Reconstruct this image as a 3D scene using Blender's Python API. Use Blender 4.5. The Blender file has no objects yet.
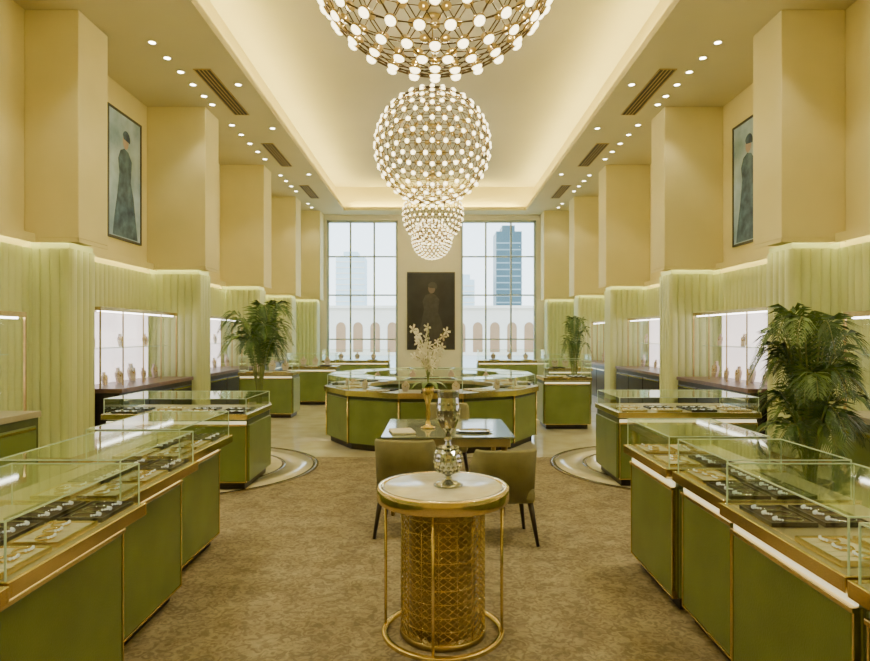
import bpy, bmesh, math, random
from mathutils import Vector, Matrix
random.seed(7)
C=bpy.context.scene.collection
PI=math.pi
# ---------------------------------------------------------------- materials
def mat(name,col,rough=.5,metal=0,var=0,scale=8,bump=0,emit=None,es=0,col2=None,bscale=None,coat=0):
    m=bpy.data.materials.new(name); m.use_nodes=True
    nt=m.node_tree; b=nt.nodes['Principled BSDF']
    b.inputs['Base Color'].default_value=(*col,1); b.inputs['Roughness'].default_value=rough
    b.inputs['Metallic'].default_value=metal
    if coat: b.inputs['Coat Weight'].default_value=coat
    tc=nt.nodes.new('ShaderNodeTexCoord')
    if var or col2:
        n=nt.nodes.new('ShaderNodeTexNoise'); n.inputs['Scale'].default_value=scale; n.inputs['Detail'].default_value=5
        nt.links.new(tc.outputs['Object'],n.inputs['Vector'])
        r=nt.nodes.new('ShaderNodeValToRGB')
        c2=col2 or tuple(c*(1-var) for c in col)
        r.color_ramp.elements[0].color=(*c2,1); r.color_ramp.elements[0].position=.35
        r.color_ramp.elements[1].color=(*col,1); r.color_ramp.elements[1].position=.65
        nt.links.new(n.outputs['Fac'],r.inputs['Fac']); nt.links.new(r.outputs['Color'],b.inputs['Base Color'])
    if bump:
        n2=nt.nodes.new('ShaderNodeTexNoise'); n2.inputs['Scale'].default_value=bscale or scale*6
        nt.links.new(tc.outputs['Object'],n2.inputs['Vector'])
        bp=nt.nodes.new('ShaderNodeBump'); bp.inputs['Strength'].default_value=bump; bp.inputs['Distance'].default_value=.02
        nt.links.new(n2.outputs['Fac'],bp.inputs['Height']); nt.links.new(bp.outputs['Normal'],b.inputs['Normal'])
    if emit:
        b.inputs['Emission Color'].default_value=(*emit,1); b.inputs['Emission Strength'].default_value=es
    return m
def glassmat(name,tint,refl=.08,mx_=.6):
    m=bpy.data.materials.new(name); m.use_nodes=True; nt=m.node_tree; nt.nodes.clear()
    o=nt.nodes.new('ShaderNodeOutputMaterial'); t=nt.nodes.new('ShaderNodeBsdfTransparent'); g=nt.nodes.new('ShaderNodeBsdfGlossy')
    mx=nt.nodes.new('ShaderNodeMixShader'); lw=nt.nodes.new('ShaderNodeLayerWeight'); mp=nt.nodes.new('ShaderNodeMapRange')
    t.inputs['Color'].default_value=(*tint,1); g.inputs['Roughness'].default_value=.04; g.inputs['Color'].default_value=(.92,1,.90,1)
    lw.inputs['Blend'].default_value=.35
    mp.inputs['To Min'].default_value=refl; mp.inputs['To Max'].default_value=mx_
    pw=nt.nodes.new('ShaderNodeMath'); pw.operation='POWER'; pw.inputs[1].default_value=1.7
    nt.links.new(lw.outputs['Facing'],pw.inputs[0]); nt.links.new(pw.outputs[0],mp.inputs['Value'])
    nt.links.new(mp.outputs['Result'],mx.inputs['Fac']); nt.links.new(t.outputs[0],mx.inputs[1]); nt.links.new(g.outputs[0],mx.inputs[2])
    nt.links.new(mx.outputs[0],o.inputs['Surface']); return m
M={}
M['carpet']=mat('carpet',(.35,.30,.195),.95,col2=(.25,.205,.125),scale=4,bump=.4,bscale=160)
def carpet_detail():
    nt=M['carpet'].node_tree; b=nt.nodes['Principled BSDF']; tc=[n for n in nt.nodes if n.type=='TEX_COORD'][0]
    v=nt.nodes.new('ShaderNodeTexNoise'); v.inputs['Scale'].default_value=20; v.inputs['Detail'].default_value=6; v.inputs['Distortion'].default_value=1.5
    nt.links.new(tc.outputs['Object'],v.inputs['Vector'])
    r=nt.nodes.new('ShaderNodeValToRGB'); r.color_ramp.elements[0].position=.4; r.color_ramp.elements[0].color=(.66,.64,.62,1); r.color_ramp.elements[1].position=.6; r.color_ramp.elements[1].color=(1.10,1.09,1.07,1)
    nt.links.new(v.outputs['Fac'],r.inputs['Fac'])
    src=b.inputs['Base Color'].links[0].from_socket
    mx=nt.nodes.new('ShaderNodeMix'); mx.data_type='RGBA'; mx.blend_type='MULTIPLY'; mx.inputs[0].default_value=1
    nt.links.new(src,mx.inputs[6]); nt.links.new(r.outputs['Color'],mx.inputs[7]); nt.links.new(mx.outputs[2],b.inputs['Base Color'])
carpet_detail()
M['marble']=mat('cream_marble',(.72,.68,.51),.06,col2=(.60,.55,.39),scale=2.5)
M['marble_pale']=mat('pale_marble',(.82,.78,.62),.12,col2=(.70,.66,.49),scale=3)
M['marble_dark']=mat('dark_marble',(.18,.145,.085),.15,var=.4)
M['marble_top']=mat('marble_top',(.88,.86,.70),.18,col2=(.74,.69,.50),scale=9)
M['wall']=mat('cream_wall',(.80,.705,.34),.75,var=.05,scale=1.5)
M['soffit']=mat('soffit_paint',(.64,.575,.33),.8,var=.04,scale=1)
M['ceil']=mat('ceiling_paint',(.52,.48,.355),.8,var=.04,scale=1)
M['ribs']=mat('pale_green_panel',(.60,.655,.345),.5,var=.05,scale=1.5)
M['green']=mat('olive_green_leather',(.195,.26,.07),.34,var=.2,scale=3,bump=.12,bscale=120)
M['greend']=mat('olive_green_dark',(.085,.11,.03),.5,var=.2)
M['plinth']=mat('dark_plinth',(.035,.025,.016),.4,var=.3)
M['brass']=mat('brass',(.90,.72,.34),.17,1,var=.10,scale=4)
M['brassd']=mat('antique_brass',(.50,.37,.14),.32,1,var=.25,scale=10)
M['brassk']=mat('dark_bronze',(.11,.07,.03),.4,.9,var=.25,scale=10)
M['deck']=mat('taupe_deck',(.46,.41,.28),.28,var=.15,scale=5)
M['glass']=glassmat('clear_glass',(.93,.98,.92),.09,.9)
M['wglass']=glassmat('window_glass',(.97,1,1),.01,.3)
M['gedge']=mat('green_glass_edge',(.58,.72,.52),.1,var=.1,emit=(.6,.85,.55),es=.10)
M['darkwood']=mat('dark_wood',(.022,.015,.013),.3,var=.4,scale=6)
M['roseop']=mat('rose_wood_top',(.20,.11,.085),.3,var=.3,scale=6)
M['padd']=mat('dark_velvet',(.09,.065,.04),.9,var=.3,scale=20)
M['padc']=mat('cream_suede',(.78,.73,.56),.9,var=.1,scale=20)
M['bust']=mat('bust_linen',(.74,.60,.56),.85,var=.08,scale=30)
M['gold']=mat('gold',(.9,.68,.25),.2,1,var=.05)
M['silver']=mat('silver',(.62,.66,.70),.10,1,var=.35,scale=40)
M['gem']=mat('gem',(.9,.95,1),.05,0,var=.02,emit=(1,1,1),es=.25)
M['caseback']=mat('case_back',(.85,.74,.76),.8,var=.04,emit=(1,.84,.84),es=1.9)
M['led']=mat('led_strip',(1,.95,.6),.5,var=.01,emit=(1,.93,.46),es=18)
M['under']=mat('added_trim_glow',(1,.95,.7),.4,var=.01,emit=(1,.9,.55),es=1.1)  # added glow to brighten the brass trim line under the deck
M['ledw']=mat('led_white',(1,.95,.85),.5,var=.01,emit=(1,.92,.88),es=10)
M['lamp']=mat('lamp_glow',(1,.93,.7),.5,var=.01,emit=(1,.85,.48),es=6.5)
M['spot']=mat('downlight_glow',(1,.95,.8),.5,var=.01,emit=(1,.93,.7),es=22)
M['trimw']=mat('white_trim',(.72,.69,.54),.5,var=.03)
M['slot']=mat('vent_dark',(.06,.048,.03),.6,var=.2)
M['chair']=mat('green_beige_velvet',(.30,.285,.15),.8,var=.25,scale=6,bump=.2,bscale=200)
M['chairleg']=mat('espresso_leg',(.03,.018,.011),.3,var=.3)
M['deskglass']=mat('reflection_toned_glass',(.24,.27,.19),.08,var=.1,scale=3)  # grey-green reflection painted into the desk glass colour
M['frame']=mat('bronze_frame',(.09,.09,.08),.4,.5,var=.1)
M['framew']=mat('window_frame_paint',(.40,.46,.44),.5,var=.05)
M['pblue']=mat('poster_blue',(.52,.68,.86),.5,col2=(.19,.32,.46),scale=1.6)
M['pdark']=mat('poster_dark',(.022,.022,.026),.5,col2=(.01,.01,.012),scale=2)
M['pfig']=mat('poster_figure',(.06,.055,.055),.6,var=.3)
M['pfigd']=mat('poster_figure_dark',(.03,.06,.11),.6,col2=(.12,.21,.31),scale=5)
M['skin']=mat('poster_skin',(.55,.42,.36),.6,var=.1)
M['skind']=mat('poster_skin_dark',(.16,.12,.10),.6,var=.1)
M['leaf']=mat('palm_leaf',(.085,.165,.04),.45,col2=(.045,.10,.022),scale=4)
M['leafb']=mat('palm_leaf_light',(.18,.28,.075),.45,col2=(.10,.18,.04),scale=4)
M['stem']=mat('palm_stem',(.22,.27,.07),.5,var=.2)
M['soil']=mat('soil',(.05,.03,.02),.95,var=.4,scale=30)
M['pot']=mat('ceramic_pot',(.30,.26,.17),.3,var=.1)
M['petal']=mat('white_petal',(.88,.86,.74),.6,var=.05)
M['facade']=mat('facade_stone',(.86,.77,.64),.8,var=.08,scale=.4)
M['fdark']=mat('facade_opening',(.34,.20,.10),.7,var=.15,scale=1,emit=(1,.6,.28),es=.15)
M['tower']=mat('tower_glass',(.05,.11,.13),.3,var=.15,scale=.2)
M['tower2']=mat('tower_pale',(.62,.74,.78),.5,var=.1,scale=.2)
M['band']=mat('tower_band',(.25,.34,.37),.5,var=.1,scale=.2)
M['pave']=mat('paving',(.66,.62,.55),.8,var=.1,scale=.5)
# ---------------------------------------------------------------- mesh builder
class MB:
    def __init__(s): s.v=[];s.f=[];s.m=[];s.s=[]
    def add(s,vs,fs,mi=0,smooth=False):
        o=len(s.v); s.v+= [tuple(p) for p in vs]
        for f in fs: s.f.append([i+o for i in f]); s.m.append(mi); s.s.append(smooth)
        return s
    def box(s,x0,x1,y0,y1,z0,z1,mi=0):
        return s.add([(x0,y0,z0),(x1,y0,z0),(x1,y1,z0),(x0,y1,z0),(x0,y0,z1),(x1,y0,z1),(x1,y1,z1),(x0,y1,z1)],
            [(0,3,2,1),(4,5,6,7),(0,1,5,4),(1,2,6,5),(2,3,7,6),(3,0,4,7)],mi)
    def quad(s,a,b,c,d,mi=0): return s.add([a,b,c,d],[(0,1,2,3)],mi)
    def lathe(s,prof,seg=32,c=(0,0,0),mi=0,smooth=True,sx=1,sy=1,cap=True):
        vs=[];fs=[];n=len(prof)
        for (r,z) in prof:
            for k in range(seg):
                a=2*PI*k/seg; vs.append((c[0]+r*sx*math.cos(a),c[1]+r*sy*math.sin(a),c[2]+z))
        for i in range(n-1):
            for k in range(seg):
                k2=(k+1)%seg; fs.append((i*seg+k,i*seg+k2,(i+1)*seg+k2,(i+1)*seg+k))
        if cap:
            if prof[0][0]>1e-4: fs.append(tuple(range(seg-1,-1,-1)))
            if prof[-1][0]>1e-4: fs.append(tuple((n-1)*seg+k for k in range(seg)))
        return s.add(vs,fs,mi,smooth)
    def tube(s,pts,r,seg=8,closed=False,mi=0):
        pts=[Vector(p) for p in pts]; n=len(pts); vs=[];fs=[]
        rs=r if isinstance(r,(list,tuple)) else [r]*n
        up=None
        for i,p in enumerate(pts):
            if closed: t=pts[(i+1)%n]-pts[i-1]
            else: t=pts[min(i+1,n-1)]-pts[max(i-1,0)]
            if t.length<1e-9: t=Vector((0,0,1))
            t.normalize()
            if up is None: up=Vector((0,0,1)) if abs(t.z)<.9 else Vector((1,0,0))
            a=t.cross(up)
            if a.length<1e-4: a=t.cross(Vector((0,1,0)))
            a.normalize(); b=a.cross(t); b.normalize(); up=b
            for k in range(seg):
                q=2*PI*k/seg; vs.append(p+a*math.cos(q)*rs[i]+b*math.sin(q)*rs[i])
        m=n if closed else n-1
        for i in range(m):
            j=(i+1)%n
            for k in range(seg):
                k2=(k+1)%seg; fs.append((i*seg+k,i*seg+k2,j*seg+k2,j*seg+k))
        if not closed:
            fs.append(tuple(range(seg-1,-1,-1))); fs.append(tuple((n-1)*seg+k for k in range(seg)))
        return s.add(vs,fs,mi,True)
    def ring(s,c,R,r,seg=32,ms=6,mi=0,axis='z'):
        P=[]
        for k in range(seg):
            a=2*PI*k/seg
            P.append((c[0]+R*math.cos(a),c[1]+R*math.sin(a),c[2]) if axis=='z' else (c[0]+R*math.cos(a),c[1],c[2]+R*math.sin(a)))
        return s.tube(P,r,ms,True,mi)
    def ball(s,c,r,seg=12,rings=8,sc=(1,1,1),mi=0):
        return s.lathe([(max(r*math.sin(PI*i/rings),1e-5)*1,-r*math.cos(PI*i/rings)*sc[2]) for i in range(rings+1)],seg,c,mi,True,sc[0],sc[1],False)
    def prism(s,poly,z0,z1,mi=0):
        n=len(poly); vs=[(x,y,z0) for x,y in poly]+[(x,y,z1) for x,y in poly]
        fs=[tuple(range(n-1,-1,-1)),tuple(range(n,2*n))]+[(i,(i+1)%n,n+(i+1)%n,n+i) for i in range(n)]
        return s.add(vs,fs,mi)
    def build(s,name,ms,parent=None,bevel=0,loc=None):
        me=bpy.data.meshes.new(name); me.from_pydata(s.v,[],s.f)
        if not isinstance(ms,(list,tuple)): ms=[ms]
        for m in ms: me.materials.append(M[m])
        for p,mi,sm in zip(me.polygons,s.m,s.s): p.material_index=mi; p.use_smooth=sm
        bm=bmesh.new(); bm.from_mesh(me); bmesh.ops.recalc_face_normals(bm,faces=bm.faces); bm.to_mesh(me); bm.free()
        o=bpy.data.objects.new(name,me); C.objects.link(o)
        if parent: o.parent=parent
        if loc: o.location=loc
        if bevel:
            b=o.modifiers.new('bevel','BEVEL'); b.width=bevel; b.segments=2; b.limit_method='ANGLE'
        return o
def tag(o,label,cat,group=None,kind=None):
    if label: o['label']=label
    if cat: o['category']=cat
    if group: o['group']=group
    if kind: o['kind']=kind
    return o
def thing(name,label,cat,group=None,loc=(0,0,0),rz=0):
    o=bpy.data.objects.new(name,None); C.objects.link(o); o.location=loc; o.rotation_euler=(0,0,rz); o.empty_display_size=.1
    return tag(o,label,cat,group)
def struct(name,mb,m,bevel=0):
    o=mb.build(name,m,None,bevel); o['kind']='structure'; return o
def dup(root,loc,rz=0,label=None,group=None,scale=None):
    r=root.copy(); C.objects.link(r); r.location=loc; r.rotation_euler=(0,0,rz)
    r.scale=(scale or 1,)*3
    if label: r['label']=label
    if group: r['group']=group
    for ch in root.children:
        c=ch.copy(); C.objects.link(c); c.parent=r
        for g in ch.children:
            d=g.copy(); C.objects.link(d); d.parent=c
    return r
# ---------------------------------------------------------------- setting
ZS=5.9; ZC=6.75; YB=-3.0; YE=21.7; XW=5.3
struct('floor',MB().box(-5.6,5.6,YB,YE+.2,-.1,0),'marble')
tag(MB().box(-2.75,2.75,YB+.2,8.6,0,.008).build('carpet','carpet'),'mottled grey beige carpet covering the aisle between the counters','carpet')
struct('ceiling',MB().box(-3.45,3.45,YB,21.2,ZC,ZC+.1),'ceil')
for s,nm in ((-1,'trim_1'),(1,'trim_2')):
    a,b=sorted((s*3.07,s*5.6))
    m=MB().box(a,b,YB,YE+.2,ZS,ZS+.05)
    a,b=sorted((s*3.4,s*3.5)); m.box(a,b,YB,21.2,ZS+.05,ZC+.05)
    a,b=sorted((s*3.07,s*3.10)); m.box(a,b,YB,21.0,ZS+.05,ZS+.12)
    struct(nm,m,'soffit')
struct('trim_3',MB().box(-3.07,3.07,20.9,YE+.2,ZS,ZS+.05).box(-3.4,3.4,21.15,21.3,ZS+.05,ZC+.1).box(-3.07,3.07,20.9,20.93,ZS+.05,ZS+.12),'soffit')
def ribs(mb,p0,p1,nrm,z0,z1,pitch=.13,dep=.03):
    p0=Vector(p0);p1=Vector(p1);n=Vector(nrm);L=(p1-p0).length; k=max(1,round(L/pitch)); d=(p1-p0)/k
    prof=[]
    for i in range(k):
        for t,h in ((0,0),(.08,.45),(.25,.85),(.5,1),(.75,.85),(.92,.45)):
            prof.append(p0+d*(i+t)+n*dep*h)
    prof.append(p1)
    vs=[(p.x,p.y,z0) for p in prof]+[(p.x,p.y,z1) for p in prof]; m=len(prof)
    mb.add(vs,[(i,i+1,m+i+1,m+i) for i in range(m-1)],0,False)
    b0=p0-n*.03; b1=p1-n*.03
    mb.add([(p.x,p.y,z1) for p in prof]+[(b1.x,b1.y,z1),(b0.x,b0.y,z1)],[tuple(range(m+2))])
ZB=2.95
for s,nm in ((-1,'wall_left'),(1,'wall_right')):
    a,b=sorted((s*XW,s*(XW+.3)))
    w=struct(nm,MB().box(a,b,YB,YE+.2,0,ZS),'wall')
    mb=MB(); ribs(mb,(s*(XW-.02),YB,0),(s*(XW-.02),YE,0),(-s,0,0),0,ZB-.12)
    mb.build('ribbed_panel','ribs',w)
    a,b=sorted((s*XW,s*(XW-.14)))
    mb=MB().box(a,b,YB,YE,ZB,ZB+.06)
    a,b=sorted((s*(XW-.13),s*(XW-.14))); mb.box(a,b,YB,YE,ZB-.06,ZB)
    mb.build('ledge','wall',w)
    a,b=sorted((s*(XW-.065),s*(XW-.085)))
    MB().box(a,b,YB,YE,ZB-.012,ZB-.002).build('light_strip','led',w)
struct('wall_back',MB().box(-5.6,5.6,YB-.2,YB,0,ZC),'wall')
WL0,WL1,WR0,WR1=-3.80,-1.30,.90,3.55
wz0,wz1=.25,5.72
m=MB().box(-5.3,WL0,YE,YE+.2,0,ZS).box(WL1,WR0,YE,YE+.2,0,ZS).box(WR1,5.3,YE,YE+.2,0,ZS)
m.box(WL0,WL1,YE,YE+.2,wz1,ZS).box(WR0,WR1,YE,YE+.2,wz1,ZS).box(WL0,WL1,YE,YE+.2,0,wz0).box(WR0,WR1,YE,YE+.2,0,wz0)
struct('wall_far',m,'trimw')
for nm,x0,x1 in (('window_1',WL0,WL1),('window_2',WR0,WR1)):
    w=MB().quad((x0,YE+.1,wz0),(x1,YE+.1,wz0),(x1,YE+.1,wz1),(x0,YE+.1,wz1)).build(nm,'wglass'); w['kind']='structure'
    f=MB()
    f.box(x0,x1,YE+.04,YE+.14,wz0,wz0+.1).box(x0,x1,YE+.04,YE+.14,wz1-.08,wz1).box(x0,x0+.08,YE+.04,YE+.14,wz0,wz1).box(x1-.08,x1,YE+.04,YE+.14,wz0,wz1)
    for u in ((1/3.,2/3.)):
        xx=x0+(x1-x0)*u; f.box(xx-.03,xx+.03,YE+.05,YE+.13,wz0,wz1)
    for zz in (1.55,3.1,4.45): f.box(x0,x1,YE+.06,YE+.12,zz-.025,zz+.025)
    f.build('window_frame','framew',w)
cg='ribbed columns along the walls'
def column(s,y0,y1,xu,xl,label):
    ox,oy=s*(xu+XW)/2,(y0+y1)/2
    t=thing('column',label,'column',cg,(ox,oy,0))
    a,b=sorted((s*xu-ox,s*XW-ox))
    MB().box(a,b,y0-oy,y1-oy,ZB,ZS).build('upper_shaft','wall',t,.012)
    d=.12
    a,b=sorted((s*(xl+.03)-ox,s*XW-ox))
    MB().box(a,b,y0+d-oy,y1-.05-oy,0,ZB-.04).build('core','ribs',t)
    mb=MB()
    xi=s*(xl+.02)-ox; xo=s*XW-ox
    ribs(mb,(xo,y0+d-.01-oy,0),(xi,y0+d-.01-oy,0),(0,-1,0),.1,ZB-.12)
    ribs(mb,(xi,y0+d-.01-oy,0),(xi,y1-.04-oy,0),(-s,0,0),.1,ZB-.12)
    mb.build('ribbed_panel','ribs',t)
    mb=MB(); a,b=sorted((xi-s*.03,xo)); mb.box(a,b,y0+d-.045-oy,y1-.04-oy,0,.1); mb.build('base_skirting','brassd',t)
    mb=MB(); xe=s*xu-ox
    a,b=sorted((xe,xo)); mb.box(a,b,y0-oy,y0+.012-oy,ZB-.05,ZB)
    a,b=sorted((xe,xe+s*.012)); mb.box(a,b,y0-oy,y1-oy,ZB-.05,ZB)
    mb.build('light_fascia','wall',t)
    mb=MB(); a,b=sorted((xi-s*.02,xo)); mb.box(a,b,y0+.045-oy,y0+.065-oy,ZB-.012,ZB-.002)
    a,b=sorted((xe+s*.04,xe+s*.06)); mb.box(a,b,y0+.065-oy,y1-.05-oy,ZB-.012,ZB-.002)
    mb.build('light_strip','led',t)
for s,side in ((-1,'left'),(1,'right')):
    column(s,8.0,8.72,4.6 if s<0 else 4.47,4.75 if s<0 else 4.64,f'nearest cream and ribbed green column on the {side} wall, beside the tall picture')
    column(s,11.4,12.1,4.22,4.36,f'second ribbed column from the camera on the {side} wall')
    column(s,15.3,16.0,4.22,4.36,f'third ribbed column from the camera on the {side} wall')
    column(s,18.8,19.5,4.22,4.36,f'fourth ribbed column from the camera on the {side} wall')
    column(s,20.95,21.6,3.88 if s<0 else 3.68,4.0 if s<0 else 3.8,f'farthest ribbed column on the {side}, touching the window wall')
for s,side in ((-1,'left'),(1,'right')):
    for (y0,y1),w in zip(((9.8,11.8),(13.6,15.4),(17.4,19.0)),('nearest','middle','farthest')):
        t=thing('air_vent',f'{w} dark slotted air vent in the {side} ceiling edge','air vent','linear ceiling vents',(s*3.68,(y0+y1)/2,ZS-.012))
        L=(y1-y0)/2
        MB().box(-.12,.12,-L,L,.004,.012).build('backing','slot',t)
        f=MB().box(-.14,-.12,-L,L,0,.012).box(.12,.14,-L,L,0,.012).box(-.14,.14,-L-.02,-L,0,.012).box(-.14,.14,L,L+.02,0,.012)
        for k in (-.06,0,.06): f.box(k-.008,k+.008,-L,L,0,.008)
        f.build('grille','brassd',t)
dl=thing('downlight','x','downlight','recessed downlights in the ceiling edges',(0,0,-50))
MB().lathe([(.045,.0),(.068,-.012),(.068,.01),(.045,.01)],20,cap=False).build('trim_ring','trimw',dl)
MB().lathe([(.0001,-.004),(.045,-.004)],20,cap=False).build('lens','spot',dl)
first=True
ordw=['first','second','third','fourth','fifth','sixth','seventh','eighth','ninth','tenth','eleventh','twelfth','thirteenth','fourteenth','fifteenth','sixteenth','seventeenth','eighteenth','nineteenth','twentieth','twenty-first','twenty-second','twenty-third','twenty-fourth']
def spot(x,y,z,e,ang=70,tx=None):
    l=bpy.data.lights.new('spot_lamp','SPOT'); l.energy=e; l.spot_size=math.radians(ang); l.spot_blend=.6; l.color=(1,.92,.66); l.shadow_soft_size=.05
    o=bpy.data.objects.new('spot_lamp',l); C.objects.link(o); o.location=(x,y,z)
    if tx is not None: o.rotation_euler=(0,tx,0)
ysp=[1.5,3.0,4.5,6.0,7.4,8.9,9.4,9.9,10.4,10.9,11.3,12.4,13.0,13.6,14.2,14.8,16.3,16.9,17.5,18.1,19.8,20.4]
lit={1.5:50,3.0:50,4.5:52,6.0:65,7.4:82,9.4:60,10.9:58,13.0:55,14.2:55,16.9:55,18.1:50,20.4:38}
for s,side in ((-1,'left'),(1,'right')):
    for k,y in enumerate(ysp):
        lab=f'small round downlight, {ordw[k]} from the camera along the {side} wall'
        loc=(s*4.06,y,ZS-.001)
        if first: dl.location=loc; dl['label']=lab; first=False
        else: dup(dl,loc,0,lab)
        if y in lit: spot(loc[0],loc[1],ZS-.03,lit[y],92)
for s,side in ((-1,'left'),(1,'right')):
    for k,y in enumerate((1.2,2.6,4.0,5.4)):
        loc=(s*3.35,y,ZS-.001)
        dup(dl,loc,0,f'added unseen fill downlight over the {side} near counters, {ordw[k]} from the camera')
        spot(loc[0],loc[1],ZS-.03,105,56,s*math.radians(18))  # spots added out of view as fill light on the near counters
    for k,y in enumerate((10.4,12.6,16.2)):
        dup(dl,(s*3.3,y,ZS-.001),0,f'lone downlight between the cove and vents on the {side}, {ordw[k]} from the camera')
def area(x,y,z,sx,sy,e,col,rot):
    l=bpy.data.lights.new('cove_lamp','AREA'); l.shape='RECTANGLE'; l.size=sx; l.size_y=sy; l.energy=e; l.color=col
    o=bpy.data.objects.new('cove_lamp',l); C.objects.link(o); o.location=(x,y,z); o.rotation_euler=rot
for s in (-1,1):
    area(s*3.22,9.1,ZS+.08,.12,23.6,580,(1,.80,.19),(0,PI+s*math.radians(14),0))
area(0,21.03,ZS+.08,5.8,.1,140,(1,.80,.19),(PI,0,0))
# ---------------------------------------------------------------- chandeliers
def geodesic(n):
    t=(1+5**.5)/2
    V=[Vector(p).normalized() for p in ((-1,t,0),(1,t,0),(-1,-t,0),(1,-t,0),(0,-1,t),(0,1,t),(0,-1,-t),(0,1,-t),(t,0,-1),(t,0,1),(-t,0,-1),(-t,0,1))]
    F=((0,11,5),(0,5,1),(0,1,7),(0,7,10),(0,10,11),(1,5,9),(5,11,4),(11,10,2),(10,7,6),(7,1,8),(3,9,4),(3,4,2),(3,2,6),(3,6,8),(3,8,9),(4,9,5),(2,4,11),(6,2,10),(8,6,7),(9,8,1))
    P=[];idx={};E=set()
    def gi(p):
        k=(round(p.x,4),round(p.y,4),round(p.z,4))
        if k not in idx: idx[k]=len(P); P.append(p)
        return idx[k]
    for a,b,c in F:
        g={}
        for i in range(n+1):
            for j in range(n+1-i):
                g[i,j]=gi((V[a]*(n-i-j)+V[b]*i+V[c]*j).normalized())
        for i in range(n):
            for j in range(n-i):
                for q in (((i,j),(i+1,j)),((i,j),(i,j+1)),((i+1,j),(i,j+1))):
                    E.add(tuple(sorted((g[q[0]],g[q[1]]))))
    return P,E
P0,E0=geodesic(6)
rot=Matrix.Rotation(math.radians(31.7),3,'X')
P0=[rot@p for p in P0]
lampmb=MB().lathe([(.012,-.03),(.030,-.022),(.049,-.008),(.052,.002),(.043,.008)],12,mi=0,cap=True).lathe([(.042,.004),(.041,.016),(.033,.029),(.019,.037),(.0001,.040)],12,mi=1,cap=False)
lm=lampmb.build('lamp_template',['brassd','lamp']); lampmesh=lm.data; lampmesh.name='lamp_disc'; bpy.data.objects.remove(lm)
chs=[(0.0,4.63,4.67,.97,'nearest and largest, cut by the top of the photo'),(-.04,9.8,4.67,.90,'second from the camera, seen whole'),(-.05,14.9,4.60,.72,'third from the camera'),(-.10,19.6,4.72,.62,'farthest, in front of the window wall')]
for (cx,cy,cz,R,w) in chs:
    t=thing('globe_chandelier',f'brass globe chandelier of glowing lamps, {w}','chandelier','globe chandeliers down the hall',(cx,cy,cz))
    mb=MB()
    for a,b in E0:
        mb.tube([P0[a]*R,P0[b]*R],.0055,4)
    mb.build('frame','brassk',t)
    mb=MB().tube([(0,0,R-.02),(0,0,ZC-cz-.03)],.012,8); mb.build('suspension_rod','brassd',t)
    MB().lathe([(.14,0),(.14,.03),(.05,.05)],24,(0,0,ZC-cz-.05)).build('ceiling_rose','brassd',t)
    sc=.96 if R>.95 else (.84 if R>.8 else .62)
    cam=Vector((0,0,1.7))-Vector((cx,cy,cz))
    order=sorted(range(len(P0)),key=lambda i:(P0[i]*R-cam).length)
    if cy<5:
        order=[i for i in order if (P0[i].z*R+cz-1.7)*620/(cy+P0[i].y*R)<345]+[i for i in order if (P0[i].z*R+cz-1.7)*620/(cy+P0[i].y*R)>=345]
    for i in order[:100]:
        o=bpy.data.objects.new('lamp_disc',lampmesh); C.objects.link(o); o.parent=t; o.location=P0[i]*R; o.scale=(sc,)*3
        o.rotation_euler=P0[i].to_track_quat('Z','Y').to_euler()
    rest=MB()
    for i in order[100:]:
        q=P0[i].to_track_quat('Z','Y')
        o=len(rest.v); rest.v+=[tuple(q@(Vector(v)*sc)+P0[i]*R) for v in lampmb.v]
        for f,k in zip(lampmb.f,lampmb.m): rest.f.append([a+o for a in f]); rest.m.append(k); rest.s.append(True)
    r=rest.build('lamp_discs',['brassd','lamp'],t); r['kind']='stuff'
    l=bpy.data.lights.new('chandelier_bulb','POINT'); l.energy=150 if cy<15 else 60; l.color=(1,.88,.56); l.shadow_soft_size=.06
    o=bpy.data.objects.new('chandelier_bulb',l); C.objects.link(o); o.location=(cx,cy,cz)
# ---------------------------------------------------------------- posters
def poster(loc,rz,w,h,label,style):
    t=thing('framed_picture',label,'picture',None,loc,rz)
    f=.035; dk=style=='dark'
    MB().box(-w/2,w/2,-.04,0,0,f).box(-w/2,w/2,-.04,0,h-f,h).box(-w/2,-w/2+f,-.04,0,f,h-f).box(w/2-f,w/2,-.04,0,f,h-f).build('frame','frame',t)
    MB().box(-w/2+f,w/2-f,-.025,-.005,f,h-f).build('print','pdark' if dk else 'pblue',t)
    k=h/2.2
    def flat(poly,y,name,m):
        MB().add([(x*k,y,z*k) for x,z in poly],[tuple(range(len(poly)))]).build(name,m,t)
    gown=[(-.42,.06),(.45,.06),(.38,.4),(.30,.8),(.20,1.05),(.22,1.25),(.24,1.42),(.12,1.56),(-.02,1.6),(-.16,1.54),(-.24,1.38),(-.20,1.15),(-.26,.8),(-.36,.4)]
    flat(gown,-.027,'printed_figure','pfig' if dk else 'pfigd')
    flat([( .02+.10*math.cos(a),1.73+.135*math.sin(a)) for a in [2*PI*i/20 for i in range(20)]],-.028,'printed_face','skind' if dk else 'skin')
    flat([( .04+.135*math.cos(a),1.78+.14*math.sin(a)) for a in [PI*i/14-.35 for i in range(15)]]+[(-.05,1.76)],-.029,'printed_hair','pfigd' if not dk else 'pfig')
poster((-XW+.001,10.55,3.30),PI/2,1.15,2.15,'tall blue grey picture of a standing figure on the left upper wall','blue')
poster((XW-.001,10.45,3.25),-PI/2,1.05,2.1,'tall blue grey picture on the right upper wall, half hidden by the column','blue')
poster((-.14,YE-.001,1.18),0,1.68,2.72,'large dark picture of a figure between the two windows','dark')
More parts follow.
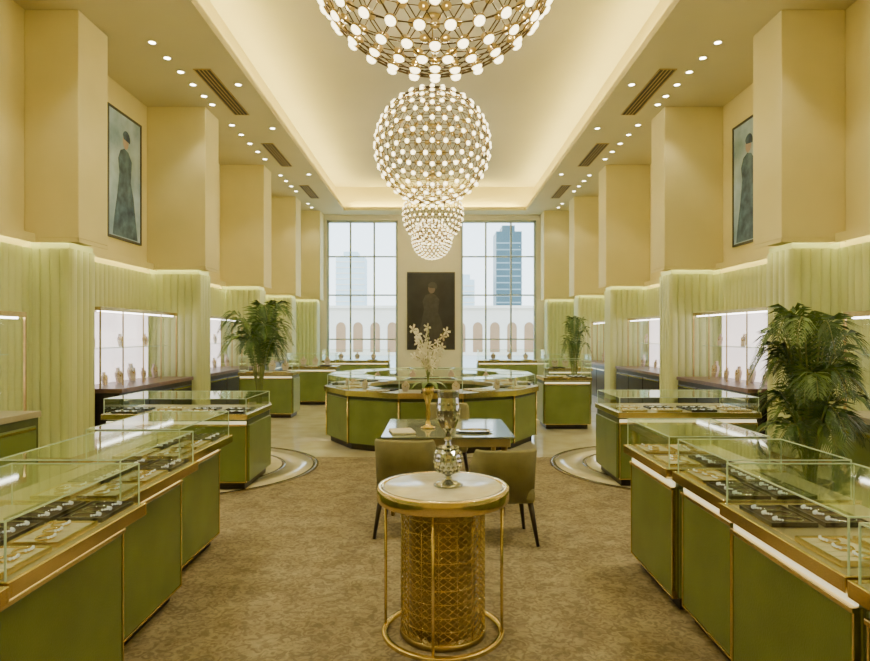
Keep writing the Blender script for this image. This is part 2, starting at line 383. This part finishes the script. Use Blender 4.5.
# ---------------------------------------------------------------- counters
GH=1.08
def counter(label,group,loc,rz,w,d,ov=.08,ends=(True,True),name='display_counter',h=.88,gh=None):
    gh=gh or GH
    t=thing(name,label,'display counter',group,loc,rz)
    W=w/2
    MB().box(-W+.05,W-.05,ov+.06,d-.05,0.008,.09).build('plinth','plinth',t)
    MB().box(-W+.01,W-.01,ov+.03,d-.02,.09,h-.06).build('body','greend',t,.008)
    MB().box(-W+.025,W-.025,ov,ov+.032,.10,h-.13).build('front_panel','green',t,.01)
    if ends[0]: MB().box(-W-.01,-W+.012,ov+.035,d-.03,.10,h-.12).build('side_panel','green',t,.006)
    if ends[1]: MB().box(W-.012,W+.01,ov+.035,d-.03,.10,h-.12).build('side_panel','green',t,.006)
    MB().box(-W+.012,W-.012,ov-.012,ov+.02,h-.13,h-.110).box(-W+.014,-W+.024,ov-.004,ov+.032,.09,h-.11).box(W-.024,W-.014,ov-.004,ov+.032,.09,h-.11).box(-W+.014,W-.014,ov-.004,ov+.03,.088,.099).build('trim','brass',t,.003)
    MB().box(-W+.02,W-.02,ov+.005,ov+.019,h-.108,h-.078).build('light_strip','under',t)  # added glowing strip, lifts the brightness of the trim
    MB().box(-W,W,0.012,d,h-.055,h).build('deck','deck',t,.006)
    e=MB().box(-W,W,0,.014,h-.052,h+.006)
    if ends[0]: e.box(-W-.012,-W,0,d,h-.052,h+.006)
    if ends[1]: e.box(W,W+.012,0,d,h-.052,h+.006)
    e.build('deck_edge','brass',t,.003)
    g=MB(); y0=.028
    g.quad((-W+.01,y0,h),(W-.01,y0,h),(W-.01,y0,gh),(-W+.01,y0,gh))
    g.quad((-W+.01,y0,gh),(W-.01,y0,gh),(W-.01,d-.04,gh),(-W+.01,d-.04,gh))
    if ends[0]: g.quad((-W+.01,y0,h),(-W+.01,d-.04,h),(-W+.01,d-.04,gh),(-W+.01,y0,gh))
    if ends[1]: g.quad((W-.01,y0,h),(W-.01,d-.04,h),(W-.01,d-.04,gh),(W-.01,y0,gh))
    gl=g.build('glass_case','glass',t)
    b=MB(); r=.0028
    b.box(-W+.01,W-.01,y0-r,y0+r,gh-r,gh+r).box(-W+.01,W-.01,d-.04-r,d-.04+r,gh-r,gh+r)
    for x in (-W+.01,W-.01):
        b.box(x-r,x+r,y0,d-.04,gh-r,gh+r).box(x-r,x+r,y0-r,y0+r,h,gh).box(x-r,x+r,d-.04-r,d-.04+r,h,gh)
    b.build('glass_edge','gedge',gl)
    return t
def mk_tray(padm):
    t=thing('jewelry_tray','x','tray',None,(0,0,-50))
    w,d=.14,.10
    MB().box(-w,w,-d,-d+.008,0,.02).box(-w,w,d-.008,d,0,.02).box(-w,-w+.008,-d,d,0,.02).box(w-.008,w,-d,d,0,.02).box(-w,w,-d,d,0,.005).build('frame','darkwood' if padm=='padd' else 'brass',t)
    mb=MB()
    for k in range(5): mb.box(-w+.012+k*.0518,-w+.012+k*.0518+.048,-d+.012,d-.012,.005,.016)
    mb.build('pad',padm,t,.004)
    return t
trayD=mk_tray('padd'); trayC=mk_tray('padc')
def mk_bracelet():
    t=thing('bracelet','x','bracelet',None,(0,0,-50))
    MB().ring((0,0,.005),.033,.0045,20,6).build('band','gold',t)
    mb=MB()
    for k in range(5): a=-PI/2+(k-2)*.35; mb.ball((.033*math.cos(a),.033*math.sin(a),.011),.006,6,4)
    mb.build('stones','gem',t); return t
def mk_necklace():
    t=thing('necklace','x','necklace',None,(0,0,-50))
    P=[(.036*math.sin(a)*(1-.2*math.cos(a)),-.06*math.cos(a),.004) for a in [2*PI*i/24 for i in range(24)]]
    MB().tube(P,.003,5,True).build('chain','silver',t)
    mb=MB()
    for k in range(9):
        a=(k-4)*.22; mb.ball((.036*math.sin(a)*(1-.2*math.cos(a)),-.06*math.cos(a),.007),.0055 if k!=4 else .010,6,4)
    mb.build('stones','gem',t); return t
def mk_bust():
    t=thing('necklace_bust','x','display bust',None,(0,0,-50))
    out=[(-.055,0),(.055,0),(.075,.05),(.092,.11),(.085,.15),(.055,.172),(.030,.185),(.026,.23),(-.026,.23),(-.030,.185),(-.055,.172),(-.085,.15),(-.092,.11),(-.075,.05)]
    n=len(out); vs=[(x,-.03+.12*z,z) for x,z in out]+[(x*.9,.01+.12*z,z) for x,z in out]
    MB().add(vs,[tuple(range(n)),tuple(range(2*n-1,n-1,-1))]+[(i,(i+1)%n,n+(i+1)%n,n+i) for i in range(n)]).build('torso','bust',t,.008)
    P=[(.052*math.sin(a),-.038+.12*(.115+.035*(1-math.cos(a))),.115+.035*(1-math.cos(a))) for a in [-PI*.75+1.5*PI*i/20 for i in range(21)]]
    nb=MB().tube(P,.004,6); nb.ball((0,-.030,.105),.010,8,6); nb.build('necklace','gold',t)
    return t
brac=mk_bracelet(); neck=mk_necklace(); bust=mk_bust()
used=set()
def put(root,loc,rz,label,group,scale=None):
    if root.name not in used:
        used.add(root.name); root.location=loc; root.rotation_euler=(0,0,rz); root['label']=label; root['group']=group
        if scale: root.scale=(scale,)*3
        return root
    return dup(root,loc,rz,label,group,scale)
tk=0
def stock(where,loc,rz,w,d,h=.88,items=True,nt=None):
    global tk
    n=nt or max(2,int(w/.305)); R=Matrix.Rotation(rz,3,'Z')
    for i in range(n):
        lx=-w/2+w*(i+.5)/n
        for row,ly in enumerate((.15,.38) if d<.9 else (.18,.44)):
            tk+=1
            dark=(tk*5//3)%2==0
            p=Vector(loc)+R@Vector((lx,ly,h+.002))
            pos='front' if row==0 else 'back'
            kind='dark velvet' if dark else 'cream suede'
            put(trayD if dark else trayC,p,rz,f'{kind} jewelry tray, {pos} row, {where}','jewelry trays in the '+where)
            if not items: continue
            if dark:
                for q in (-.09,0,.09):
                    pp=Vector(loc)+R@Vector((lx+q,ly,h+.0185)); put(neck,pp,rz,f'silver stone necklace on {pos} row dark tray, {where}',f'{pos} row silver necklaces in the '+where)
            else:
                for q in (-.085,0,.085):
                    pp=Vector(loc)+R@Vector((lx+q,ly+random.uniform(-.03,.03),h+.0185)); put(brac,pp,rz,f'gold bracelet on {pos} row cream tray, {where}',f'{pos} row gold bracelets in the '+where)
gl='green display counters of the near left row'; gr='green display counters of the near right row'
L=[(1.05,2.0,-1.38,'nearest left counter',(True,True)),(2.05,3.0,-1.40,'second left counter',(True,True)),(3.06,4.0,-1.53,'third left counter',(True,True)),(4.06,5.05,-1.65,'fourth left counter',(True,True))]
for y0,y1,xd,w,e in L:
    loc=(xd,(y0+y1)/2,0); counter('olive green glass topped counter, '+w+' of the near row',gl,loc,PI/2,y1-y0,.68,.10,e); stock(w,loc,PI/2,y1-y0,.68)
Rr=[(1.15,2.05,1.37,'nearest right counter',(True,True)),(2.10,3.00,1.38,'second right counter',(True,True)),(3.06,3.70,1.42,'short third right counter',(True,True)),(3.77,4.60,1.40,'fourth right counter',(True,True))]
for y0,y1,xd,w,e in Rr:
    loc=(xd,(y0+y1)/2,0); counter('olive green glass topped counter, '+w+' of the near row',gr,loc,-PI/2,y1-y0,.68,.05,e); stock(w,loc,-PI/2,y1-y0,.68)
for s,side in ((-1,'left'),(1,'right')):
    loc=(s*2.80,6.65 if s<0 else 6.8,.012)
    counter(f'wide olive green counter on the {side} round marble floor',None,loc,0,1.55,1.0,.05,h=.83,gh=1.0); stock(f'{side} wide counter',loc,0,1.55,1.0,.832,nt=4)
    c=(s*3.04,7.9 if s<0 else 8.0)
    t=thing('marble_circle',f'round cream marble floor inlay with dark rings on the {side}','floor inlay',None,(c[0],c[1],.0))
    MB().lathe([(.0001,.013),(1.06,.013)],64,cap=False).build('disc','marble',t)
    MB().lathe([(1.06,.010),(1.06,.013),(1.11,.013),(1.11,.010)],64,cap=False).build('inner_ring','marble_dark',t)
    MB().lathe([(1.11,.010),(1.11,.0135),(1.46,.0135),(1.46,.010)],96,cap=False).build('middle_ring','marble_pale',t)
    MB().lathe([(1.46,.008),(1.46,.0145),(1.53,.0145),(1.53,.008)],96,cap=False).build('outer_ring','marble_dark',t)
for (x,y,w,d,rz,lab) in ((2.38,11.1,.85,.8,0,'small green counter right of the island'),(-3.45,12.6,1.1,.7,0,'green counter behind the left palm'),(3.1,14.2,1.0,.7,0,'far right counter near third column'),(-3.0,15.0,1.2,.7,0,'far left counter near the windows'),(-2.4,18.6,2.0,.7,0,'long counter before the left window'),(2.3,18.6,2.0,.7,0,'long counter before the right window')):
    counter(lab,None,(x,y,0),rz,w,d,.04,h=.93,gh=1.25); stock(lab,(x,y,0),rz,w,d,.93,nt=2,items=(y<12))
    if y>12:
        for q in (-.25,.0,.25):
            put(bust,(x+q*w,y+.56,.952),0,f'cream necklace bust, {lab}','busts on the '+lab,.9)
# ---------------------------------------------------------------- wall display cabinets
def wallcab(loc,rz,w,label,where,zt=2.05,dep=.85,cd=.55,nb=4,base='darkwood'):
    t=thing('wall_display_cabinet',label,'display cabinet','lit wall display cabinets',loc,rz)
    W=w/2; f=dep-cd
    MB().box(-W,W,.03,dep,.0,.88).build('base_cabinet',base,t,.006)
    n=3
    for k in range(n):
        x0=-W+.04+k*(w-.08)/n; x1=x0+(w-.08)/n-.03
        dr=MB().box(x0,x1,.008,.03,.10,.80).build('cabinet_door',base if base!='greend' else 'green',t,.004)
        MB().box(x0+.02,x1-.02,-.004,.008,.76,.785).build('handle','brass',dr)
    MB().box(-W,W,0,dep,.88,.94).build('counter_top','roseop' if base=='darkwood' else 'deck',t,.006)
    MB().box(-W+.03,W-.03,dep-.03,dep,.94,zt).build('back_panel','caseback',t)
    fr=MB().box(-W,W,f,dep,zt,zt+.05).box(-W,-W+.02,f,f+.02,.94,zt).box(W-.02,W,f,f+.02,.94,zt)
    for k in range(1,4): x=-W+w*k/4; fr.box(x-.008,x+.008,f,f+.016,.94,zt)
    fr.build('case_frame','brassd',t)
    MB().box(-W+.05,W-.05,f+.05,f+.08,zt-.02,zt-.001).build('light_strip','ledw',t)
    MB().quad((-W+.03,f+.015,.94),(W-.03,f+.015,.94),(W-.03,f+.015,zt),(-W+.03,f+.015,zt)).build('glass_front','wglass',t)
    MB().box(-W+.03,W-.03,f+.16,dep-.03,1.50,1.512).build('shelf','gedge',t)
    R=Matrix.Rotation(rz,3,'Z')
    for k in range(nb):
        x=-W+.25+(w-.5)*k/(nb-1)
        sc=(1.25,.85,1.05)[k%3]
        p=Vector(loc)+R@Vector((x,f+.30,.942)); put(bust,p,rz,f'necklace bust on the base of the {where}','low busts in the '+where,sc)
        if k%2==0:
            p=Vector(loc)+R@Vector((x+.12,f+.33,1.514)); put(bust,p,rz,f'necklace bust on the glass shelf, {where}','shelf busts in the '+where,.9)
for s,side in ((-1,'left'),(1,'right')):
    rz=PI/2 if s<0 else -PI/2
    wallcab((s*4.42,10.05,0),rz,2.6,f'lit wall cabinet between the first two {side} columns',f'first {side} wall cabinet',nb=6)
    wallcab((s*4.42,13.7,0),rz,3.0,f'lit wall cabinet between the second and third {side} columns',f'second {side} wall cabinet',nb=4)
    wallcab((s*4.42,17.4,0),rz,2.6,f'lit wall cabinet on the {side}, between the third and fourth columns',f'farthest {side} wall cabinet',nb=3)
    wallcab((s*3.95,5.3,0),rz,1.85,f'lit cabinet with green doors cut by the {side} edge of the photo',f'{side} edge cabinet',zt=1.88,dep=.8,cd=.65,nb=4,base='greend')
# ---------------------------------------------------------------- island
ic=(-.06,10.45); R1=1.78; N=12
t=thing('island_display_counter','round twelve sided green island display counter in the middle of the hall','display counter',None,(ic[0],ic[1],0))
def poly(r,off=0): return [(r*math.cos(2*PI*(k+.5)/N),r*math.sin(2*PI*(k+.5)/N)) for k in range(N)]
def ringpoly(mb,ro,ri,z0,z1):
    a=poly(ro);b=poly(ri)
    for k in range(N):
        j=(k+1)%N
        mb.add([(*a[k],z0),(*a[j],z0),(*b[j],z0),(*b[k],z0),(*a[k],z1),(*a[j],z1),(*b[j],z1),(*b[k],z1)],[(0,3,2,1),(4,5,6,7),(0,1,5,4),(2,3,7,6)])
    return mb
ringpoly(MB(),R1-.10,1.15,0.001,.09).build('plinth','plinth',t)
ringpoly(MB(),R1-.05,1.12,.09,.80).build('body','greend',t)
ringpoly(MB(),R1,1.08,.81,.87).build('deck','deck',t)
ringpoly(MB(),R1+.012,R1-.002,.80,.88).build('deck_edge','brass',t)
a=poly(R1-.03)
for k in range(N):
    j=(k+1)%N; A=Vector((*a[k],0));B=Vector((*a[j],0)); d=(B-A); A2=A+d*.03; B2=B-d*.03
    nrm=Vector((d.y,-d.x,0)).normalized()
    q=[A2,B2,B2-nrm*.03,A2-nrm*.03]
    MB().prism([(p.x,p.y) for p in q],.10,.75).build('panel','green',t,.006)
    MB().tube([(*a[k],.09),(*a[k],.8)],.014,8).build('corner_trim','brass',t)
g=MB(); ga=poly(R1-.05); gb=poly(1.15); gz=1.06
for k in range(N):
    j=(k+1)%N
    g.quad((*ga[k],.88),(*ga[j],.88),(*ga[j],gz),(*ga[k],gz)); g.quad((*ga[k],gz),(*ga[j],gz),(*gb[j],gz),(*gb[k],gz))
gl_=g.build('glass_case','glass',t)
e=MB()
for k in range(N):
    j=(k+1)%N; e.tube([(*ga[k],.88),(*ga[k],gz)],.005,4); e.tube([(*ga[k],gz),(*ga[j],gz)],.006,4); e.tube([(*gb[k],gz),(*gb[j],gz)],.006,4); e.tube([(*ga[k],gz),(*gb[k],gz)],.005,4)
e.build('glass_edge','gedge',gl_)
wd=['front','front right','right front','right','right back','back right','back','back left','left back','left','left front','front left']
for k in range(12):
    an=-PI/2+k*PI/6
    for r in (1.55,1.30):
        p=(ic[0]+r*math.cos(an),ic[1]+r*math.sin(an),.872)
        put(trayC if (k+int(r*10))%3 else trayD,p,an+PI/2,f'jewelry tray on the {wd[k]} side of the round island, '+('outer row' if r>1.5 else 'inner row'),'jewelry trays on the island')
    p=(ic[0]+1.42*math.cos(an+.26),ic[1]+1.42*math.sin(an+.26),.872)
    put(bust,p,an+PI/2+.26,f'small bust on the {wd[k]} side of the round island','small busts on the island',.7)
# ---------------------------------------------------------------- round brass side table
tx,ty=.045,3.54
t=thing('round_pedestal_table','round brass pedestal table with cream marble top in the aisle','table',None,(tx,ty,.009))
H=.83
MB().lathe([(.0001,H-.022),(.333,H-.022),(.335,H+.002),(.330,H+.006),(.0001,H+.006)],64).build('marble_top','marble_top',t)
MB().lathe([(.34,H-.075),(.370,H-.075),(.376,H-.068),(.376,H-.002),(.372,H+.004),(.337,H+.004),(.337,H-.03),(.34,H-.075)],64,cap=False).build('top_rim','brass',t)
MB().lathe([(.0001,H-.07),(.339,H-.07),(.339,H-.024),(.0001,H-.024)],64).build('top_plate','brassd',t)
MB().lathe([(.318,.0),(.345,.0),(.348,.004),(.348,.018),(.345,.022),(.318,.022),(.318,0)],64,cap=False).build('base_ring','brass',t)
for k in range(4):
    a=PI/4+k*PI/2+.62
    MB().tube([(.335*math.cos(a),.335*math.sin(a),.01),(.335*math.cos(a),.335*math.sin(a),H-.07)],.0085,10).build('leg','brass',t)
MB().lathe([(.0001,.004),(.245,.004),(.245,.03),(.0001,.03)],48).build('drum_base','brassd',t)
MB().lathe([(.19,.03),(.19,H-.07)],48,cap=False).build('inner_drum','brassd',t)
mb=MB(); rr=.236; nn=30; nz=20; hz=(H-.10)/nz
for q in range(0,nz+1,2): mb.ring((0,0,.03+q*hz),rr,.0042 if q in (0,nz) else .0032,60,4)
for k in range(0,nn,2):
    a=2*PI*k/nn; mb.tube([(rr*math.cos(a),rr*math.sin(a),.03),(rr*math.cos(a),rr*math.sin(a),H-.07)],.0032,4)
for q in range(nz):
    z=.03+(q+.5)*hz
    for k in range(nn):
        a=2*PI*(k+.5)/nn; c,s_=math.cos(a),math.sin(a); h_=.5*2*PI*rr/nn
        P=[(rr*c-s_*u*h_,rr*s_+c*u*h_,z+v*hz/2) for u,v in ((1,0),(0,1),(-1,0),(0,-1))]
        mb.tube(P,.0036,4,True)
mb.build('lattice_drum','brass',t)
t=thing('crystal_goblet','silver crystal goblet vase standing on the round marble table','vase',None,(tx+.03,ty-.02,H+.0155))
MB().lathe([(.0001,0),(.080,0),(.084,.008),(.06,.02),(.026,.03),(.018,.05),(.02,.06)],32).build('foot','silver',t)
MB().lathe([(.02,.06),(.05,.075),(.072,.11),(.080,.145),(.070,.185),(.045,.215),(.018,.23)],14,cap=False,smooth=False).build('bowl','silver',t)
mb=MB()
for i in range(6):
    z=.085+i*.026; r=.078*math.sqrt(max(.05,1-((z-.145)/.095)**2))
    for k in range(14):
        a=2*PI*(k+.5*(i%2))/14; mb.ball((r*math.cos(a),r*math.sin(a),z),.0095,6,4)
mb.build('crystal_studs','silver',t)
MB().lathe([(.018,.23),(.014,.25),(.026,.264),(.016,.278),(.018,.30),(.044,.33),(.062,.375),(.066,.43),(.060,.50),(.064,.535),(.060,.535),(.056,.50),(.062,.43),(.058,.375),(.04,.335),(.0001,.32)],16,cap=False,smooth=False).build('cup','silver',t)
mb=MB()
for i in range(4):
    for k in range(14):
        a=2*PI*(k+.5*(i%2))/14; mb.ball((.064*math.cos(a),.064*math.sin(a),.375+i*.03),.007,6,4)
mb.build('cup_studs','silver',t)
# ---------------------------------------------------------------- desk + chairs
t=thing('consultation_desk','glass topped consultation desk behind the two beige chairs','desk',None,(.12,6.32,.011))
MB().box(-.62,.62,-.62,.62,.735,.75).build('glass_top','deskglass',t,.004)
MB().box(-.58,.58,-.58,.58,.65,.735).build('apron','deck',t,.006)
for x in (-.53,.53):
    for y in (-.53,.53): MB().tube([(x,y,.65),(x*.97,y*.97,0)],[.03,.018],8).build('leg','brassd',t)
def armchair(loc,rz,label,hb=.84):
    t=thing('armchair',label,'chair','beige armchairs at the desk',loc,rz)
    n=32; vs=[];fs=[]
    for i in range(n+1):
        dg=-200+220*i/n; a=math.radians(dg)
        q=(abs(math.cos(a))**4+abs(math.sin(a))**4)**-.25
        ht=.60+(hb-.60)*max(0,min(1,(1.30-abs(dg+90)/75)*2))
        for (r,z) in ((.20,.40),(.24,.35),(.262,ht),(.248,ht+.02),(.215,ht)):
            vs.append((r*q*math.cos(a),r*q*math.sin(a)*.95,z))
    for i in range(n):
        for k in range(5):
            k2=(k+1)%5; fs.append((i*5+k,i*5+k2,(i+1)*5+k2,(i+1)*5+k))
    fs.append((0,1,2,3,4)); fs.append(tuple(n*5+k for k in (4,3,2,1,0)))
    MB().add(vs,fs,0,True).build('backrest','chair',t)
    MB().box(-.23,.23,-.22,.24,.33,.46).build('seat','chair',t,.04)
    for x in (-1,1):
        for y in (-1,1): MB().tube([(x*.19,y*.18,.34),(x*.24,y*.23,0)],[.024,.014],8).build('leg','chairleg',t)
    return t
armchair((.56,5.15,.014),.10,'green beige armchair on the right side of the desk front, legs showing',.75)
armchair((-.24,5.33,.014),-.12,'green beige armchair on the left side of the desk front',.80)
armchair((.15,7.35,.014),PI,'green beige armchair behind the desk, facing the camera')
t=thing('orchid_arrangement','white orchid arrangement in a tall gold vase on the desk','flowers',None,(-.07,6.25,.763))
MB().lathe([(.0001,0),(.07,0),(.075,.01),(.03,.03),(.018,.08),(.03,.14),(.02,.2),(.03,.27),(.055,.33),(.06,.40),(.045,.44),(.04,.43),(.0001,.38)],24).build('vase','gold',t)
st=MB(); pet=MB(); lf=MB()
def flower(mb,c,r):
    d=Vector((random.uniform(-1,1),random.uniform(-1,-.2),random.uniform(-.2,.7))).normalized(); q=d.to_track_quat('Z','Y')
    for k in range(5):
        a=2*PI*k/5; vs=[(0,0,0),(r*.5*math.cos(a-.45),r*.5*math.sin(a-.45),.008),(r*math.cos(a-.2),r*math.sin(a-.2),.012),(r*math.cos(a+.2),r*math.sin(a+.2),.012),(r*.5*math.cos(a+.45),r*.5*math.sin(a+.45),.008)]
        mb.add([tuple(q@Vector(v)+Vector(c)) for v in vs],[(0,1,2,3,4)])
for k in range(12):
    a=2*PI*k/12*5; ln=random.uniform(.08,.22); hh=random.uniform(.30,.74)
    P=[(ln*u*u*math.cos(a),ln*u*u*math.sin(a),.40+hh*u-.12*u*u*u) for u in [i/8 for i in range(9)]]
    st.tube(P,.004,5)
    for p in P[4:]:
        flower(pet,(p[0]+random.uniform(-.03,.03),p[1]+random.uniform(-.03,.03),p[2]),random.uniform(.036,.056))
st.build('stems','stem',t); pet.build('blossoms','petal',t)
for k in range(9):
    a=2*PI*k/9+.3; P=[Vector(((.02+.19*u)*math.cos(a),(.02+.19*u)*math.sin(a),.42+.2*u-.22*u*u)) for u in [i/5 for i in range(6)]]
    sd=Vector((-math.sin(a),math.cos(a),0)); wds=[.01,.025,.03,.028,.018,.002]
    vs=[]
    for p,w_ in zip(P,wds): vs+=[tuple(p+sd*w_),tuple(p-sd*w_)]
    lf.add(vs,[(2*i,2*i+1,2*i+3,2*i+2) for i in range(5)],0,True)
lf.build('leaves','leafb',t)
t=thing('silver_tray','oval silver tray lying on the desk','tray',None,(.38,6.0,.763))
MB().lathe([(.0001,.0),(.15,.0),(.18,.012),(.185,.016),(.178,.018),(.148,.006),(.0001,.006)],32,sy=.65).build('dish','silver',t)
MB().ring((0,0,.022),.06,.004,20,5).build('inner_rim','gold',t)
t=thing('notebook','cream leather notebook lying on the desk','notebook',None,(-.32,5.98,.763),.2)
MB().box(-.11,.11,-.15,.15,0,.018).build('cover','padc',t,.004)
MB().box(-.1,.115,-.145,.145,.004,.014).build('pages','petal',t)
# ---------------------------------------------------------------- palms
def palm(loc,label,h,spread,nf,pr=.2,ph=.45,m='leaf',seed=1,low=False):
    rnd=random.Random(seed)
    t=thing('potted_palm',label,'potted palm',None,loc)
    MB().lathe([(.0001,0),(pr*.7,0),(pr*.75,.02),(pr*.95,ph*.8),(pr,ph),(pr*.92,ph),(pr*.88,ph-.05),(.0001,ph-.05)],32).build('pot','pot',t)
    MB().lathe([(.0001,ph-.045),(pr*.88,ph-.045)],24,cap=False).build('soil','soil',t)
    for k in range(nf):
        a=2*PI*k/nf*2.4+rnd.uniform(-.3,.3); reach=spread*rnd.uniform(.55,1.0); top=(h-ph)*rnd.uniform(.6,1.0)
        if low and k%3==0: top*=.55
        droop=rnd.uniform(.15,.38)*(h-ph)
        P=[]
        n=16
        for i in range(n+1):
            u=i/n
            P.append(Vector((.04*math.cos(a)+reach*(u**1.7)*math.cos(a),.04*math.sin(a)+reach*(u**1.7)*math.sin(a),ph-.03+top*math.sin(min(u*1.9,PI/2+.3*u))*(1)-droop*max(0,u-.55)**1.5*2.2)))
        mb=MB(); mb.tube(P,[.009*(1-.75*i/n)+.001 for i in range(n+1)],5)
        for i in range(5,n*3):
            u=i/(n*3)
            if u<.28: continue
            q=u*n; j=min(int(q),n-1); p=P[j].lerp(P[j+1],q-j); tg=(P[j+1]-P[j]).normalized()
            side=tg.cross(Vector((0,0,1)))
            if side.length<.05: side=Vector((-math.sin(a),math.cos(a),0))
            side.normalize(); up=side.cross(tg)
            ln=.30*spread/.6*math.sin(PI*min(1,(u-.2)/.8)*.85+.25)*rnd.uniform(.8,1.1)
            for sg in (-1,1):
                d=(side*sg*.75+tg*.65+up*.12).normalized(); dn=Vector((0,0,-1))
                p1=p+d*ln*.5; p2=p+d*ln+dn*ln*.35; w=tg*.011*spread/.6*1.35
                mb.add([tuple(p),tuple(p1+w),tuple(p2),tuple(p1-w)],[(0,1,2,3)],1)
        mb.build('frond',['stem',m if rnd.random()<.6 else 'leafb'],t)
palm((3.36,5.55,0),'bushy potted palm in front of the nearest right column',2.08,.50,38,.18,.4,'leaf',3,True)
palm((-3.12,11.0,0),'potted palm with arching fronds before the second left column',2.5,.70,18,.2,.5,'leaf',5)
palm((2.98,13.3,0),'small dark potted palm at the far right beyond the counters',2.25,.38,14,.18,.5,'leaf',8)
palm((-3.85,14.1,0),'slim potted palm at the far left between the columns',2.1,.4,12,.18,.5,'leaf',9)
# ---------------------------------------------------------------- outside
tag(MB().box(-80,80,YE+.3,260,-.3,-.2).build('plaza_ground','pave'),'pale paved plaza outside the windows','paving',kind='structure')
t=thing('arcade_building','long pale building with a row of arches seen through the windows','building',None,(0,58,-.2))
MB().box(-18,18,0,4,0,4.4).build('facade','facade',t)
MB().box(-18.2,18.2,-.25,4,4.4,4.65).build('cornice','facade',t)
for k in range(22):
    x=-16.8+k*1.6
    P=[(x-.45,.3),(x+.45,.3),(x+.45,2.6)]+[(x+.45*math.cos(PI*i/10),2.6+.5*math.sin(PI*i/10)) for i in range(1,10)]+[(x-.45,2.6)]
    MB().add([(a_,-.03,b_) for a_,b_ in P],[tuple(range(len(P)))]).build('arch','fdark',t)
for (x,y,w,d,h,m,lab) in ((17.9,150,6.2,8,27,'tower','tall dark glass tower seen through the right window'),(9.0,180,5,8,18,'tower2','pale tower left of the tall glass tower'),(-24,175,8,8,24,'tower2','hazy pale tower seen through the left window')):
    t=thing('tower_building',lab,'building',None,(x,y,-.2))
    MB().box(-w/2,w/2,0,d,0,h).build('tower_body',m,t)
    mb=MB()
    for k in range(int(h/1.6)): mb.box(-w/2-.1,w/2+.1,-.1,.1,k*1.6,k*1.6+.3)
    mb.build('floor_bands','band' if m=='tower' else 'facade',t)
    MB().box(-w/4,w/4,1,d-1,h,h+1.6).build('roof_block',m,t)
# ---------------------------------------------------------------- world, sun, camera
w=bpy.data.worlds.new('world'); bpy.context.scene.world=w; w.use_nodes=True
nt=w.node_tree; bg=nt.nodes['Background']
tc=nt.nodes.new('ShaderNodeTexCoord'); sp=nt.nodes.new('ShaderNodeSeparateXYZ'); rp=nt.nodes.new('ShaderNodeValToRGB')
nt.links.new(tc.outputs['Generated'],sp.inputs[0]); nt.links.new(sp.outputs['Z'],rp.inputs['Fac']); nt.links.new(rp.outputs['Color'],bg.inputs['Color'])
rp.color_ramp.elements[0].color=(.86,.96,1,1); rp.color_ramp.elements[1].color=(.50,.76,1,1); rp.color_ramp.elements[1].position=.5
bg.inputs['Strength'].default_value=4.5
sl=bpy.data.lights.new('sun','SUN'); sl.energy=2.0; sl.angle=.05; sl.color=(1,.93,.8); so=bpy.data.objects.new('sun',sl); C.objects.link(so); so.rotation_euler=(math.radians(50),0,math.radians(-25))
cd=bpy.data.cameras.new('camera'); cam=bpy.data.objects.new('camera',cd); C.objects.link(cam)
cam.location=(0,0,1.7); cam.rotation_euler=(PI/2,0,0); cd.sensor_width=36; cd.lens=36*620/870; cd.shift_y=4.5/870; cd.clip_end=600; cd.clip_start=.05
bpy.context.scene.camera=cam
